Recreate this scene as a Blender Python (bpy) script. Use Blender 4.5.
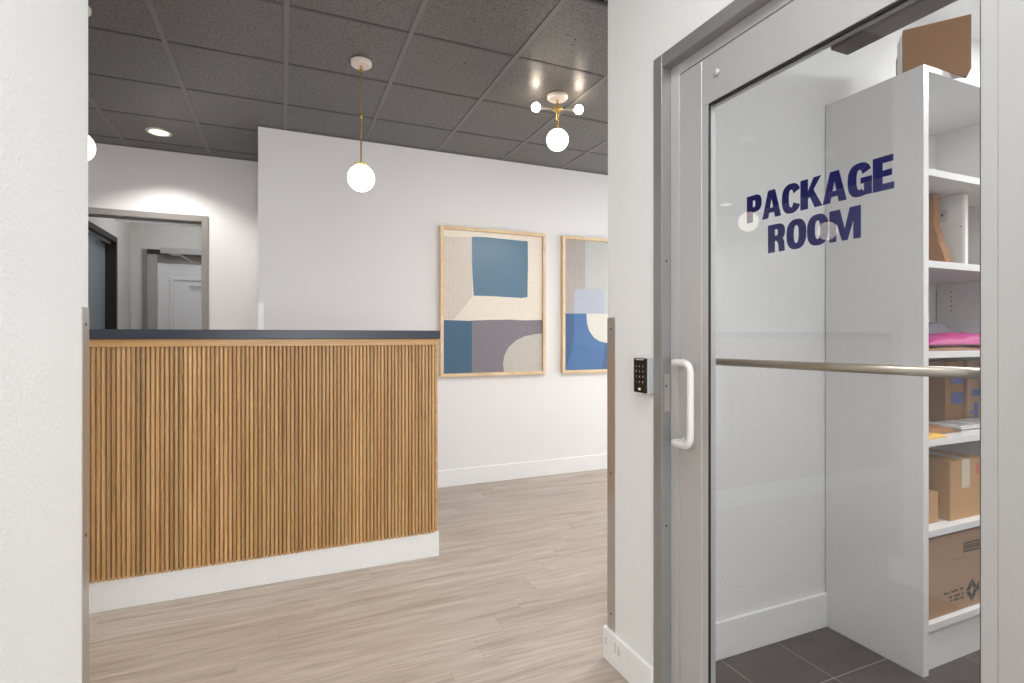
import bpy, bmesh, math, random
from mathutils import Vector, Matrix
random.seed(7)
PI = math.pi
for o in list(bpy.data.objects):
    bpy.data.objects.remove(o)
scn = bpy.context.scene
COL = scn.collection

# ------------------------------------------------------------------ camera
EYE = 1.25
cam = bpy.data.cameras.new('camera')
cam.sensor_width = 36.0
cam.lens = 535.2 / 1024 * 36.0
cam.shift_y = -5.2 / 1024
cam.clip_start = 0.02
cam_ob = bpy.data.objects.new('camera', cam)
COL.objects.link(cam_ob)
cam_ob.location = (0, 0, EYE)
cam_ob.rotation_euler = (PI / 2, 0, math.radians(-23.2))
scn.camera = cam_ob

# ------------------------------------------------------------------ world and large lights
world = bpy.data.worlds.new('world')
scn.world = world
world.use_nodes = True
bg = world.node_tree.nodes['Background']
bg.inputs[0].default_value = (0.86, 0.93, 1.0, 1)
bg.inputs[1].default_value = 1.0

CEIL = 2.775

def area_light(name, loc, rot, sx, sy, power, color=(1, 1, 1), spread=PI):
    l = bpy.data.lights.new(name, 'AREA')
    l.shape = 'RECTANGLE'
    l.size, l.size_y = sx, sy
    l.energy = power
    l.color = color
    l.spread = spread
    o = bpy.data.objects.new(name, l)
    COL.objects.link(o)
    o.location = loc
    o.rotation_euler = rot
    return o

# daylight entering through the lobby window wall
area_light('lobby_window_daylight', (5.30, 3.05, 1.45), (0, PI / 2, 0), 2.3, 2.1, 78, (0.93, 0.97, 1.0))
area_light('entrance_fill', (0.34, -2.86, 1.2), (PI / 2, 0, 0), 1.3, 2.1, 44, (0.95, 0.98, 1.0))  # soft frontal fill from an unseen, assumed entrance behind the camera

vs = scn.view_settings
vs.view_transform = 'Standard'
vs.look = 'None'
vs.gamma = 1.0
vs.use_curve_mapping = False
vs.exposure = -0.10

# ------------------------------------------------------------------ materials
def lin(c):
    out = []
    for v in c[:3]:
        v /= 255.0
        out.append(v / 12.92 if v <= 0.04045 else ((v + 0.055) / 1.055) ** 2.4)
    return (*out, 1.0)

class NT:
    def __init__(self, name):
        self.m = bpy.data.materials.new(name)
        self.m.use_nodes = True
        self.t = self.m.node_tree
        self.b = self.t.nodes['Principled BSDF']
        self.out = self.t.nodes['Material Output']
    def n(self, kind, **kw):
        x = self.t.nodes.new(kind)
        for k, v in kw.items():
            if k.startswith('i_'):
                key = k[2:]
                key = int(key) if key.isdigit() else key.replace('_', ' ')
                x.inputs[key].default_value = v
            else:
                setattr(x, k, v)
        return x
    def l(self, a, b):
        self.t.links.new(a, b)
    def coord(self, scale=(1, 1, 1), rand=False):
        tc = self.n('ShaderNodeTexCoord')
        mp = self.n('ShaderNodeMapping')
        mp.inputs['Scale'].default_value = scale
        src = tc.outputs['Object']
        if rand:
            oi = self.n('ShaderNodeObjectInfo')
            mul = self.n('ShaderNodeMath', operation='MULTIPLY', i_1=57.0)
            self.l(oi.outputs['Random'], mul.inputs[0])
            add = self.n('ShaderNodeVectorMath', operation='ADD')
            self.l(src, add.inputs[0])
            self.l(mul.outputs[0], add.inputs[1])
            src = add.outputs[0]
            self.rand = oi.outputs['Random']
        self.l(src, mp.inputs['Vector'])
        return mp.outputs[0]
    def noise(self, vec, scale, detail=3, rough=0.5, dist=0.0):
        x = self.n('ShaderNodeTexNoise')
        x.inputs['Scale'].default_value = scale
        x.inputs['Detail'].default_value = detail
        x.inputs['Roughness'].default_value = rough
        x.inputs['Distortion'].default_value = dist
        self.l(vec, x.inputs['Vector'])
        return x.outputs['Fac']
    def ramp(self, fac, stops):
        r = self.n('ShaderNodeValToRGB')
        e = r.color_ramp.elements
        while len(e) < len(stops):
            e.new(0.5)
        for el, (p, c) in zip(e, stops):
            el.position = p
            el.color = c
        self.l(fac, r.inputs[0])
        return r.outputs[0]
    def bump(self, h, strength, dist=0.002):
        b = self.n('ShaderNodeBump')
        b.inputs['Strength'].default_value = strength
        b.inputs['Distance'].default_value = dist
        self.l(h, b.inputs['Height'])
        self.l(b.outputs[0], self.b.inputs['Normal'])

def plain(name, rgb, rough=0.5, metal=0.0, coat=0.0, spec=0.5):
    k = NT(name)
    k.b.inputs['Base Color'].default_value = lin(rgb)
    k.b.inputs['Roughness'].default_value = rough
    k.b.inputs['Metallic'].default_value = metal
    k.b.inputs['Coat Weight'].default_value = coat
    k.b.inputs['Specular IOR Level'].default_value = spec
    # faint tonal grain so no surface is perfectly flat
    v = k.coord()
    f = k.noise(v, 60, 2)
    base = lin(rgb)
    a = tuple(c * 0.985 for c in base[:3]) + (1,)
    b = tuple(min(1, c * 1.015) for c in base[:3]) + (1,)
    k.l(k.ramp(f, [(0.3, a), (0.7, b)]), k.b.inputs['Base Color'])
    return k.m

def wall_mat(name, rgb, scale, strength, rough=0.6):
    k = NT(name)
    v = k.coord()
    f = k.noise(v, scale, 3, 0.55, 0.3)
    k.l(k.ramp(f, [(0.0, lin([c - 4 for c in rgb])), (1.0, lin([min(255, c + 3) for c in rgb]))]), k.b.inputs['Base Color'])
    k.b.inputs['Roughness'].default_value = rough
    k.bump(k.ramp(f, [(0.38, (0, 0, 0, 1)), (0.62, (1, 1, 1, 1))]), strength, 0.0016)
    return k.m

def wood_mat(name, dark, mid, light, grain=(60, 60, 3), rough=0.4, vary=0.5, coat=0.0):
    k = NT(name)
    v = k.coord(grain, rand=True)
    f = k.noise(v, 1.0, 5, 0.6, 0.6)
    c = k.ramp(f, [(0.25, lin(dark)), (0.5, lin(mid)), (0.78, lin(light))])
    hv = k.n('ShaderNodeHueSaturation')
    mr = k.n('ShaderNodeMapRange')
    mr.inputs['To Min'].default_value = 1 - vary * 0.5
    mr.inputs['To Max'].default_value = 1 + vary * 0.5
    k.l(k.rand, mr.inputs['Value'])
    k.l(mr.outputs[0], hv.inputs['Value'])
    k.l(c, hv.inputs['Color'])
    k.l(hv.outputs[0], k.b.inputs['Base Color'])
    k.b.inputs['Roughness'].default_value = rough
    k.b.inputs['Coat Weight'].default_value = coat
    k.b.inputs['Coat Roughness'].default_value = 0.3
    k.bump(f, 0.15, 0.001)
    return k.m

def metal_mat(name, rgb, rough=0.35, metal=0.9, brush=(2, 2, 300)):
    k = NT(name)
    v = k.coord(brush)
    f = k.noise(v, 1.0, 2)
    base = lin(rgb)
    k.l(k.ramp(f, [(0.3, tuple(c * 0.985 for c in base[:3]) + (1,)), (0.7, tuple(min(1, c * 1.01) for c in base[:3]) + (1,))]), k.b.inputs['Base Color'])
    k.b.inputs['Metallic'].default_value = metal
    k.b.inputs['Roughness'].default_value = rough
    return k.m

def emit_mat(name, rgb, strength):
    k = NT(name)
    k.b.inputs['Base Color'].default_value = (0.9, 0.9, 0.9, 1)
    k.b.inputs['Emission Color'].default_value = lin(rgb)
    k.b.inputs['Emission Strength'].default_value = strength
    return k.m

def glass_mat(name, tint=(1, 1, 1, 1), ior=1.5, rough=0.0):
    k = NT(name)
    tr = k.n('ShaderNodeBsdfTransparent')
    tr.inputs[0].default_value = tint
    gl = k.n('ShaderNodeBsdfGlossy')
    gl.inputs['Roughness'].default_value = rough
    gl.inputs[0].default_value = (1, 1, 1, 1)
    fr = k.n('ShaderNodeFresnel')
    ge = k.n('ShaderNodeNewGeometry')
    mr = k.n('ShaderNodeMapRange')          # same reflectance on both faces of the sheet
    mr.inputs['To Min'].default_value = ior
    mr.inputs['To Max'].default_value = 1.0 / ior
    k.l(ge.outputs['Backfacing'], mr.inputs['Value'])
    k.l(mr.outputs[0], fr.inputs[0])
    mx = k.n('ShaderNodeMixShader')
    k.l(fr.outputs[0], mx.inputs[0])
    k.l(tr.outputs[0], mx.inputs[1])
    k.l(gl.outputs[0], mx.inputs[2])
    k.l(mx.outputs[0], k.out.inputs['Surface'])
    return k.m

def weave_mat(name, a, b, horizontal=False, scale=1.0):
    """printed textile: fine rows of small stitches"""
    k = NT(name)
    v = k.coord((1, 1, 1))
    sep = k.n('ShaderNodeSeparateXYZ')
    k.l(v, sep.inputs[0])
    cmb = k.n('ShaderNodeCombineXYZ')
    if horizontal:
        k.l(sep.outputs[0], cmb.inputs[0]); k.l(sep.outputs[2], cmb.inputs[1])
    else:
        k.l(sep.outputs[2], cmb.inputs[0]); k.l(sep.outputs[0], cmb.inputs[1])
    br = k.n('ShaderNodeTexBrick')
    br.inputs['Scale'].default_value = 1.0
    br.inputs['Brick Width'].default_value = 0.026 * scale
    br.inputs['Row Height'].default_value = 0.018 * scale
    br.inputs['Mortar Size'].default_value = 0.0018
    br.inputs['Mortar Smooth'].default_value = 0.6
    br.inputs['Color1'].default_value = lin(a)
    br.inputs['Color2'].default_value = lin([min(255, c + 5) for c in a])
    br.inputs['Mortar'].default_value = lin(b)
    k.l(cmb.outputs[0], br.inputs['Vector'])
    k.l(br.outputs[0], k.b.inputs['Base Color'])
    k.b.inputs['Roughness'].default_value = 0.8
    return k.m

M = {}
M['stucco'] = wall_mat('textured_white_paint', (230, 230, 229), 95, 0.5, 0.55)
M['paint'] = wall_mat('smooth_white_paint', (232, 229, 228), 140, 0.18, 0.6)
M['hallpaint'] = wall_mat('hall_paint', (222, 221, 218), 140, 0.15, 0.6)
M['trim'] = plain('white_trim_paint', (236, 236, 235), 0.4)
M['white_lam'] = plain('white_laminate', (226, 224, 223), 0.22)
M['gyp'] = plain('white_ceiling_paint', (235, 235, 233), 0.8)
M['subfloor'] = plain('dark_joint', (138, 122, 108), 0.9)
def plank_mat():
    k = NT('grey_oak_plank')
    v = k.coord((1.7, 20, 20), rand=True)
    a = k.noise(v, 1.0, 4, 0.55, 0.8)
    mp = k.n('ShaderNodeMapping')
    mp.inputs['Scale'].default_value = (3.0, 4.5, 4.5)
    k.l(v, mp.inputs['Vector'])
    b = k.noise(mp.outputs[0], 1.0, 3, 0.6, 0.3)
    m = k.n('ShaderNodeMath', operation='MULTIPLY_ADD', i_1=0.45)
    m2 = k.n('ShaderNodeMath', operation='MULTIPLY', i_1=0.55)
    k.l(a, m2.inputs[0]); k.l(b, m.inputs[0]); k.l(m2.outputs[0], m.inputs[2])
    c = k.ramp(m.outputs[0], [(0.34, lin((156, 140, 126))), (0.50, lin((177, 162, 149))), (0.66, lin((195, 182, 170)))])
    hv = k.n('ShaderNodeHueSaturation')
    mr = k.n('ShaderNodeMapRange')
    mr.inputs['To Min'].default_value = 0.965
    mr.inputs['To Max'].default_value = 1.035
    k.l(k.rand, mr.inputs['Value']); k.l(mr.outputs[0], hv.inputs['Value']); k.l(c, hv.inputs['Color'])
    k.l(hv.outputs[0], k.b.inputs['Base Color'])
    k.b.inputs['Roughness'].default_value = 0.42
    k.bump(m.outputs[0], 0.12, 0.001)
    return k.m
M['plank'] = plank_mat()
M['slat'] = wood_mat('oak_slat', (156, 114, 66), (190, 149, 98), (213, 178, 129), (70, 70, 2.2), 0.28, 0.42, 0.7)
M['oak'] = wood_mat('oak_trim', (172, 126, 74), (198, 154, 100), (214, 176, 124), (2.2, 70, 70), 0.36, 0.1, 0.2)
M['frame_oak'] = wood_mat('pale_oak_frame', (206, 172, 130), (226, 197, 158), (238, 214, 180), (9, 90, 9), 0.5, 0.1)
M['slate_top'] = plain('dark_slate_laminate', (52, 58, 70), 0.28)
M['counter_back'] = plain('dark_backing', (150, 104, 56), 0.7)
M['alu'] = metal_mat('clear_anodised_aluminium', (190, 189, 188), 0.38, 0.3, (3, 300, 3))
M['alu_frame'] = metal_mat('satin_grey_frame', (146, 145, 144), 0.34, 0.4, (3, 300, 3))
M['steel'] = metal_mat('brushed_steel_guard', (190, 184, 178), 0.33, 0.75, (300, 300, 2))
M['bar_metal'] = metal_mat('brushed_push_bar', (176, 166, 152), 0.3, 0.8, (300, 3, 300))
M['brass'] = metal_mat('brushed_brass', (224, 190, 120), 0.25, 0.9, (4, 4, 120))
M['gasket'] = plain('black_rubber', (14, 14, 15), 0.6)
M['glass'] = glass_mat('door_glass', (0.97, 0.98, 0.985, 1), 1.5)
M['thin_glass'] = glass_mat('picture_glass', (1, 1, 1, 1), 1.4)
M['vinyl'] = plain('navy_vinyl', (8, 10, 84), 0.35, 0.0, 0.0, 0.2)
M['handle'] = plain('white_powdercoat', (214, 212, 210), 0.3)
M['guard_white'] = plain('gloss_white_vinyl', (250, 250, 252), 0.2)
M['bronze'] = plain('dark_bronze_cover', (84, 74, 70), 0.4, 0.2)
M['black_plastic'] = plain('gloss_black_plastic', (16, 16, 17), 0.2)
M['silver_plastic'] = plain('silver_plastic', (190, 190, 190), 0.35, 0.3)
M['key_print'] = plain('white_print', (220, 220, 222), 0.5)
M['marble'] = wall_mat('white_marble', (225, 214, 205), 30, 0.05, 0.35)
M['canopy_white'] = plain('enamel_canopy', (226, 216, 206), 0.35)
M['globe'] = emit_mat('opal_globe_light', (255, 240, 220), 3.2)
M['globe_small'] = emit_mat('small_globe_light', (255, 236, 212), 26.0)
M['downlight'] = emit_mat('downlight_lens', (255, 250, 244), 2.5)
M['panel_light'] = emit_mat('led_panel', (255, 252, 248), 6.0)
M['tbar'] = plain('dark_grey_tbar', (112, 109, 107), 0.35)
M['tbar_shaded'] = plain('shaded_tbar', (74, 71, 69), 0.35)  # same bars as tbar; their weaker light is put into a darker colour
M['vent'] = plain('black_vent', (26, 25, 25), 0.6)
M['frame_dark'] = plain('dark_bronze_door_frame', (44, 40, 38), 0.45)
M['frame_grey'] = plain('grey_painted_steel_frame', (142, 137, 133), 0.4)
M['frame_light'] = plain('pale_grey_frame', (176, 173, 170), 0.45)
M['door_white'] = plain('white_painted_door', (234, 235, 238), 0.35)
M['door_bluelit'] = plain('blue_lit_door', (150, 160, 170), 0.3)  # blue light on the side door's glass, put into the base colour
M['card'] = wall_mat('kraft_cardboard', (186, 142, 94), 25, 0.08, 0.75)
M['card_dark'] = wall_mat('brown_cardboard', (142, 98, 54), 25, 0.08, 0.8)
M['card_grey'] = wall_mat('dull_cardboard', (160, 126, 98), 25, 0.08, 0.75)
M['kraft'] = wall_mat('kraft_paper', (144, 95, 50), 22, 0.5, 0.7)
M['tape'] = plain('pale_tape', (204, 190, 168), 0.3)
M['ink'] = plain('black_ink', (40, 33, 30), 0.7)
M['ink_blue'] = plain('blue_ink', (72, 88, 150), 0.7)
M['ink_orange'] = plain('orange_ink', (196, 92, 60), 0.6)
M['white_box'] = plain('white_card', (226, 222, 218), 0.55)
M['magenta'] = plain('magenta_plastic', (178, 22, 118), 0.22)
M['pink'] = plain('pink_plastic', (214, 120, 140), 0.3)
M['grey_film'] = plain('grey_plastic_film', (150, 146, 160), 0.22)
M['paper'] = plain('newsprint', (206, 202, 198), 0.8)
M['mustard'] = plain('yellow_padded_paper', (222, 172, 70), 0.6)
M['grout'] = plain('grey_grout', (158, 152, 148), 0.85)

def slate_tile():
    k = NT('slate_floor_tile')
    v = k.coord((1, 1, 1), rand=True)
    f = k.noise(v, 9, 6, 0.65, 0.4)
    k.l(k.ramp(f, [(0.25, lin((50, 45, 45))), (0.75, lin((76, 69, 69)))]), k.b.inputs['Base Color'])
    k.b.inputs['Roughness'].default_value = 0.42
    k.bump(f, 0.2, 0.002)
    return k.m
M['slate'] = slate_tile()

def ceiling_tile():
    k = NT('dark_ceiling_tile')
    v = k.coord((1, 1, 1), rand=True)
    f = k.noise(v, 120, 4, 0.7, 0.8)
    k.l(k.ramp(f, [(0.38, lin((50, 47, 46))), (0.55, lin((106, 102, 98)))]), k.b.inputs['Base Color'])
    k.b.inputs['Roughness'].default_value = 0.34
    k.b.inputs['Specular IOR Level'].default_value = 0.65
    k.bump(f, 0.5, 0.0015)
    return k.m
M['tile'] = ceiling_tile()

# ------------------------------------------------------------------ builders
WPOS = {}

def link(o, parent, origin):
    COL.objects.link(o)
    origin = Vector(origin)
    WPOS[o.name] = origin
    if parent is not None:
        o.parent = parent
        o.location = origin - WPOS[parent.name]
    else:
        o.location = origin
    return o

def obj(name, bm, mat, parent=None, origin=None, smooth=False):
    """bm in world coordinates -> one mesh object"""
    me = bpy.data.meshes.new(name)
    if origin is None:
        xs = [v.co for v in bm.verts]
        origin = Vector([(min(c[i] for c in xs) + max(c[i] for c in xs)) / 2 for i in range(3)])
        origin.z = min(c.z for c in xs)
    origin = Vector(origin)
    bmesh.ops.translate(bm, verts=bm.verts, vec=-origin)
    bmesh.ops.recalc_face_normals(bm, faces=bm.faces)
    bm.to_mesh(me)
    bm.free()
    if smooth:
        for p in me.polygons:
            p.use_smooth = True
    me.materials.append(M[mat])
    return link(bpy.data.objects.new(name, me), parent, origin)

def copy_at(src, parent, origin, name=None):
    o = src.copy()
    if name:
        o.name = name
    for k in list(o.keys()):
        if k in ('label', 'category', 'group'):
            del o[k]
    return link(o, parent, origin)

def empty(name, loc):
    o = bpy.data.objects.new(name, None)
    o.empty_display_size = 0.05
    return link(o, None, loc)

def tag(o, label, cat, group=None, kind=None):
    if label: o['label'] = label
    if cat: o['category'] = cat
    if group: o['group'] = group
    if kind: o['kind'] = kind
    return o

def struct(o, label, cat):
    o['kind'] = 'structure'
    o['label'] = label
    o['category'] = cat
    return o

def B(bm, lo, hi, bevel=0.0, seg=1):
    ret = bmesh.ops.create_cube(bm, size=1.0)
    vs_ = ret['verts']
    for v in vs_:
        v.co = Vector([lo[i] + (v.co[i] + 0.5) * (hi[i] - lo[i]) for i in range(3)])
    if bevel > 0:
        ed = set()
        for v in vs_:
            ed.update(v.link_edges)
        bmesh.ops.bevel(bm, geom=list(ed), offset=bevel, segments=seg, affect='EDGES', profile=0.7)

def box(name, lo, hi, mat, parent=None, bevel=0.0, seg=1, origin=None):
    bm = bmesh.new()
    B(bm, lo, hi, bevel, seg)
    return obj(name, bm, mat, parent, origin)

def boxes(name, lst, mat, parent=None, bevel=0.0):
    bm = bmesh.new()
    for lo, hi in lst:
        B(bm, lo, hi, bevel)
    return obj(name, bm, mat, parent)

def tube(bm, pts, r, n=12, cap=True):
    pts = [Vector(p) for p in pts]
    rings = []
    up = Vector((0, 0, 1))
    prev = None
    for i, p in enumerate(pts):
        d = (pts[min(i + 1, len(pts) - 1)] - pts[max(i - 1, 0)]).normalized()
        if prev is None:
            a = d.cross(up)
            if a.length < 1e-3:
                a = d.cross(Vector((1, 0, 0)))
        else:
            a = prev - d * prev.dot(d)
        a.normalize()
        prev = a
        b = d.cross(a)
        rr = r[i] if isinstance(r, (list, tuple)) else r
        rings.append([bm.verts.new(p + (a * math.cos(t) + b * math.sin(t)) * rr) for t in [2 * PI * k / n for k in range(n)]])
    for i in range(len(rings) - 1):
        for k in range(n):
            bm.faces.new((rings[i][k], rings[i][(k + 1) % n], rings[i + 1][(k + 1) % n], rings[i + 1][k]))
    if cap:
        bm.faces.new(rings[0][::-1])
        bm.faces.new(rings[-1])

def lathe(bm, prof, c, n=28):
    """prof: (r, z) bottom to top round vertical axis at c"""
    rings = []
    for r, z in prof:
        if r < 1e-5:
            rings.append([bm.verts.new((c[0], c[1], c[2] + z))])
        else:
            rings.append([bm.verts.new((c[0] + r * math.cos(2 * PI * k / n), c[1] + r * math.sin(2 * PI * k / n), c[2] + z)) for k in range(n)])
    for i in range(len(rings) - 1):
        a, b = rings[i], rings[i + 1]
        for k in range(n):
            k2 = (k + 1) % n
            if len(a) == 1 and len(b) == 1:
                continue
            if len(a) == 1:
                bm.faces.new((a[0], b[k2], b[k]))
            elif len(b) == 1:
                bm.faces.new((a[k], a[k2], b[0]))
            else:
                bm.faces.new((a[k], a[k2], b[k2], b[k]))

def sphere_prof(r, n=18, a0=-90, a1=90):
    out = []
    for i in range(n + 1):
        a = math.radians(a0 + (a1 - a0) * i / n)
        out.append((max(0.0, r * math.cos(a)) if abs(math.cos(a)) > 1e-6 else 0.0, r * math.sin(a)))
    return out

def prism(bm, poly, fix, d0, d1, axis):
    """poly of (u, v) extruded along axis from d0 to d1; axis 'y': (x,z), axis 'x': (y,z), axis 'z': (x,y)"""
    def P(u, v, d):
        return {'y': (u, d, v), 'x': (d, u, v), 'z': (u, v, d)}[axis]
    a = [bm.verts.new(P(u, v, d0)) for u, v in poly]
    b = [bm.verts.new(P(u, v, d1)) for u, v in poly]
    n = len(poly)
    bm.faces.new(a)
    bm.faces.new(b[::-1])
    for i in range(n):
        bm.faces.new((a[i], b[i], b[(i + 1) % n], a[(i + 1) % n]))

def prism_obj(name, poly, d0, d1, axis, mat, parent=None, origin=None):
    bm = bmesh.new()
    prism(bm, poly, None, d0, d1, axis)
    return obj(name, bm, mat, parent, origin)

# ================================================================== STRUCTURE
XL, XR = -0.478, 1.16            # corridor faces
YC = 1.762                      # corridor mouth
YPK = 1.59                      # package-room face of the dividing wall
YA = 4.30                       # art wall
YB = 5.17                       # rear wall behind the desk
LX0, LX1 = -2.9, 5.2            # lobby
YS = -2.8                       # corridor end
PK1, PKY = 4.3, -0.75          # package room far sides

# --- floors: planks run along X, staircase stagger
floor = box('floor', (LX0 - .1, YS - .1, -0.12), (LX1 + .1, 7.0, -0.006), 'subfloor')
struct(floor, 'pale grey-brown oak plank floor of lobby and corridor', 'floor')
PW, PL = 0.152, 1.17
plank_cache = {}
def plank(x0, x1, y0, y1):
    key = (round(x1 - x0, 3), round(y1 - y0, 3))
    o = ((x0 + x1) / 2, (y0 + y1) / 2, -0.006)
    if key in plank_cache:
        return copy_at(plank_cache[key], floor, o, 'plank')
    g = 0.0003
    p = box('plank', (x0 + g, y0 + g, -0.006), (x1 - g, y1 - g, 0.0), 'plank', floor, 0.0004, 1, o)
    plank_cache[key] = p
    return p
for k in range(-16, 32):
    y1 = 2.991 - PW * k
    y0 = y1 - PW
    if y1 < -0.7 or y0 > 5.3:
        continue
    j = 0.425 - 0.146 * k
    if y1 > YC + 0.02:
        lo, hi = -2.62, 4.3
        if y0 > YA + .02:
            lo, hi = -2.0, -0.2
    else:
        lo, hi = XL, XR
    x = j - PL * math.ceil((j - lo) / PL + 1)
    while x < hi:
        a, b = max(x, lo), min(x + PL, hi)
        if b - a > 0.03:
            plank(a, b, max(y0, YC - 0.02) if False else y0, y1)
        x += PL
# carry the same floor on where no single plank can be told apart
box('plank_field', (4.3, YC, -0.006), (LX1, YA, 0.0), 'plank', floor)['kind'] = 'stuff'
box('plank_field', (LX0, YC, -0.006), (-2.62, YB, 0.0), 'plank', floor)['kind'] = 'stuff'
box('plank_field', (XL, YS, -0.006), (XR, -0.66, 0.0), 'plank', floor)['kind'] = 'stuff'
box('plank_field', (-1.7, 5.28, -0.006), (-0.1, 6.9, 0.0), 'plank', floor)['kind'] = 'stuff'

# --- package room floor with slate tiles
pfloor = box('floor', (XR + 0.01, PKY, -0.006), (PK1, YPK, 0.0022), 'grout')
struct(pfloor, 'dark slate tile floor of the package room', 'floor')
tile_src = None
xs = [1.29] + [1.553 + 0.298 * i for i in range(10)]
ys = [YPK] + [1.332 - 0.298 * i for i in range(8)]
for i in range(len(xs) - 1):
    for j in range(len(ys) - 1):
        g = 0.0022
        box('floor_tile', (xs[i] + g, max(ys[j + 1], PKY) + g, 0.0022), (xs[i + 1] - g, ys[j] - g, 0.004), 'slate', pfloor, 0.001)

# --- walls
wl = box('wall_left', (XL - .14, YS, 0), (XL, YC, CEIL), 'stucco')
struct(wl, 'white textured corridor wall at the left edge', 'wall')
DY0, DY1, DZ = 0.358, 1.478, 2.185          # rough opening of the package-room door
wr = boxes('wall_right', [((XR, DY1, 0), (XR + .13, YC, CEIL)), ((XR, YS, 0), (XR + .13, DY0, CEIL)), ((XR, DY0, DZ), (XR + .13, DY1, CEIL))], 'stucco')
struct(wr, 'white textured corridor wall holding the package room door', 'wall')
wf = box('wall_front', (XR + .13, YPK, 0), (LX1, YC, CEIL), 'stucco')
struct(wf, 'white wall between package room and lobby', 'wall')
wfl = box('wall_front_left', (LX0, YC - .14, 0), (XL - .14, YC, CEIL), 'stucco')
struct(wfl, 'white lobby wall left of the corridor mouth', 'wall')
wa = boxes('wall_back', [((-0.164, YA, 0), (LX1, YA + .12, CEIL)), ((-0.164, YA + .12, 0), (-0.044, YB, CEIL))], 'paint')
struct(wa, 'smooth white wall carrying the two framed artworks', 'wall')
OX0, OX1, OZ = -1.56, -0.576, 2.262
wb = boxes('wall_rear', [((LX0, YB, 0), (OX0, YB + .12, CEIL)), ((OX1, YB, 0), (-0.044, YB + .12, CEIL)), ((OX0, YB, OZ), (OX1, YB + .12, CEIL))], 'paint')
struct(wb, 'white rear wall behind the desk with a doorway', 'wall')
wll = box('wall_side', (LX0 - .12, YC - .14, 0), (LX0, YB + .12, CEIL), 'paint')
struct(wll, 'white far left lobby wall behind the desk', 'wall')
# lobby window wall
WY0, WY1, WZ0, WZ1 = 2.0, 4.1, 0.3, 2.6
ww = boxes('wall_window', [((LX1, YC - .18, 0), (LX1 + .12, WY0, CEIL)), ((LX1, WY1, 0), (LX1 + .12, YA + .12, CEIL)), ((LX1, WY0, 0), (LX1 + .12, WY1, WZ0)), ((LX1, WY0, WZ1), (LX1 + .12, WY1, CEIL))], 'paint')
struct(ww, 'white lobby wall with a large window', 'wall')
win = empty('window_1', (LX1 + .05, (WY0 + WY1) / 2, WZ0))
struct(win, 'large lobby window in a grey frame', 'window')
for y in (WY0, (WY0 + WY1) / 2 - .02, WY1 - .04):
    box('window_frame', (LX1 + .02, y, WZ0), (LX1 + .08, y + .04, WZ1), 'alu_frame', win)
for z in (WZ0, WZ1 - .04):
    box('window_frame', (LX1 + .02, WY0, z), (LX1 + .08, WY1, z + .04), 'alu_frame', win)
# corridor end with an assumed entrance opening, unseen
we = boxes('wall_entrance', [((XL, YS - .1, 0), (-.33, YS, CEIL)), ((1.01, YS - .1, 0), (XR, YS, CEIL)), ((-.33, YS - .1, 2.26), (1.01, YS, CEIL))], 'stucco')
struct(we, 'white corridor end wall around the assumed entrance', 'wall')
# package room shell
wp = boxes('wall_package', [((PK1, PKY - .1, 0), (PK1 + .1, YPK, CEIL)), ((XR + .13, PKY - .1, 0), (PK1, PKY, CEIL))], 'paint')
struct(wp, 'white package room walls out of view', 'wall')
# hall shell behind the doorway
HX0, HX1, HY = -1.5, -0.2, 6.88
hw = boxes('wall_hall_left', [((HX0 - .14, YB + .12, 0), (HX0, 5.42, CEIL)), ((HX0 - .14, 6.35, 0), (HX0, HY + .12, CEIL)), ((HX0 - .14, 5.42, 2.215), (HX0, 6.35, CEIL))], 'hallpaint')
struct(hw, 'white side wall of the small hall through the doorway', 'wall')
hb = box('wall_hall_back', (HX0, HY, 0), (HX1, HY + .12, CEIL), 'hallpaint')
struct(hb, 'white end wall of the small hall through the doorway', 'wall')
hr = box('wall_hall_right', (HX1, YB + .12, 0), (HX1 + .12, HY + .12, CEIL), 'hallpaint')
struct(hr, 'hidden right wall of the small hall', 'wall')

# --- ceilings
ceil = box('ceiling', (LX0, YC - .14, 2.80), (LX1 + .1, YB + .12, 2.9), 'vent')
struct(ceil, 'charcoal lay-in tile ceiling with exposed grid over the lobby', 'ceiling')
gy = box('ceiling', (XL, YS, CEIL), (XR, YC - .0, 2.9), 'gyp')
struct(gy, 'white corridor ceiling', 'ceiling')
gp = box('ceiling', (XR + .13, PKY, CEIL), (PK1, YPK, 2.9), 'gyp')
struct(gp, 'white package room ceiling', 'ceiling')
gh = box('ceiling', (HX0 - .14, YB + .12, CEIL), (HX1 + .12, HY + .12, 2.9), 'gyp')
struct(gh, 'white ceiling of the small hall', 'ceiling')
GX = [0.017 + 0.578 * i for i in range(-5, 9)]
GY = [2.105 + 0.5768 * i for i in range(0, 6)]
xe = [LX0] + [g for g in GX if LX0 + .1 < g < LX1 - .1] + [LX1]
ye = [YC] + GY + [YB]
tile_cache = {}
for i in range(len(xe) - 1):
    for j in range(len(ye) - 1):
        x0, x1, y0, y1 = xe[i], xe[i + 1], ye[j], ye[j + 1]
        if j == 0 and 1.0 < x0 < 1.3:
            continue                                   # the air grille sits here
        if y0 > YA and x0 > -0.1:
            continue
        if y1 > YA and x0 > -0.1:
            y1 = YA
        if y0 > YA and x1 > -0.164 and x0 < -0.164:
            x1 = -0.164
        key = (round(x1 - x0, 3), round(y1 - y0, 3))
        o = ((x0 + x1) / 2, (y0 + y1) / 2, 2.779)
        if key in tile_cache:
            copy_at(tile_cache[key], ceil, o, 'ceiling_tile')
        else:
            tile_cache[key] = box('ceiling_tile', (x0 + .004, y0 + .004, 2.779), (x1 - .004, y1 - .004, 2.797), 'tile', ceil, 0.0015, 1, o)
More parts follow.
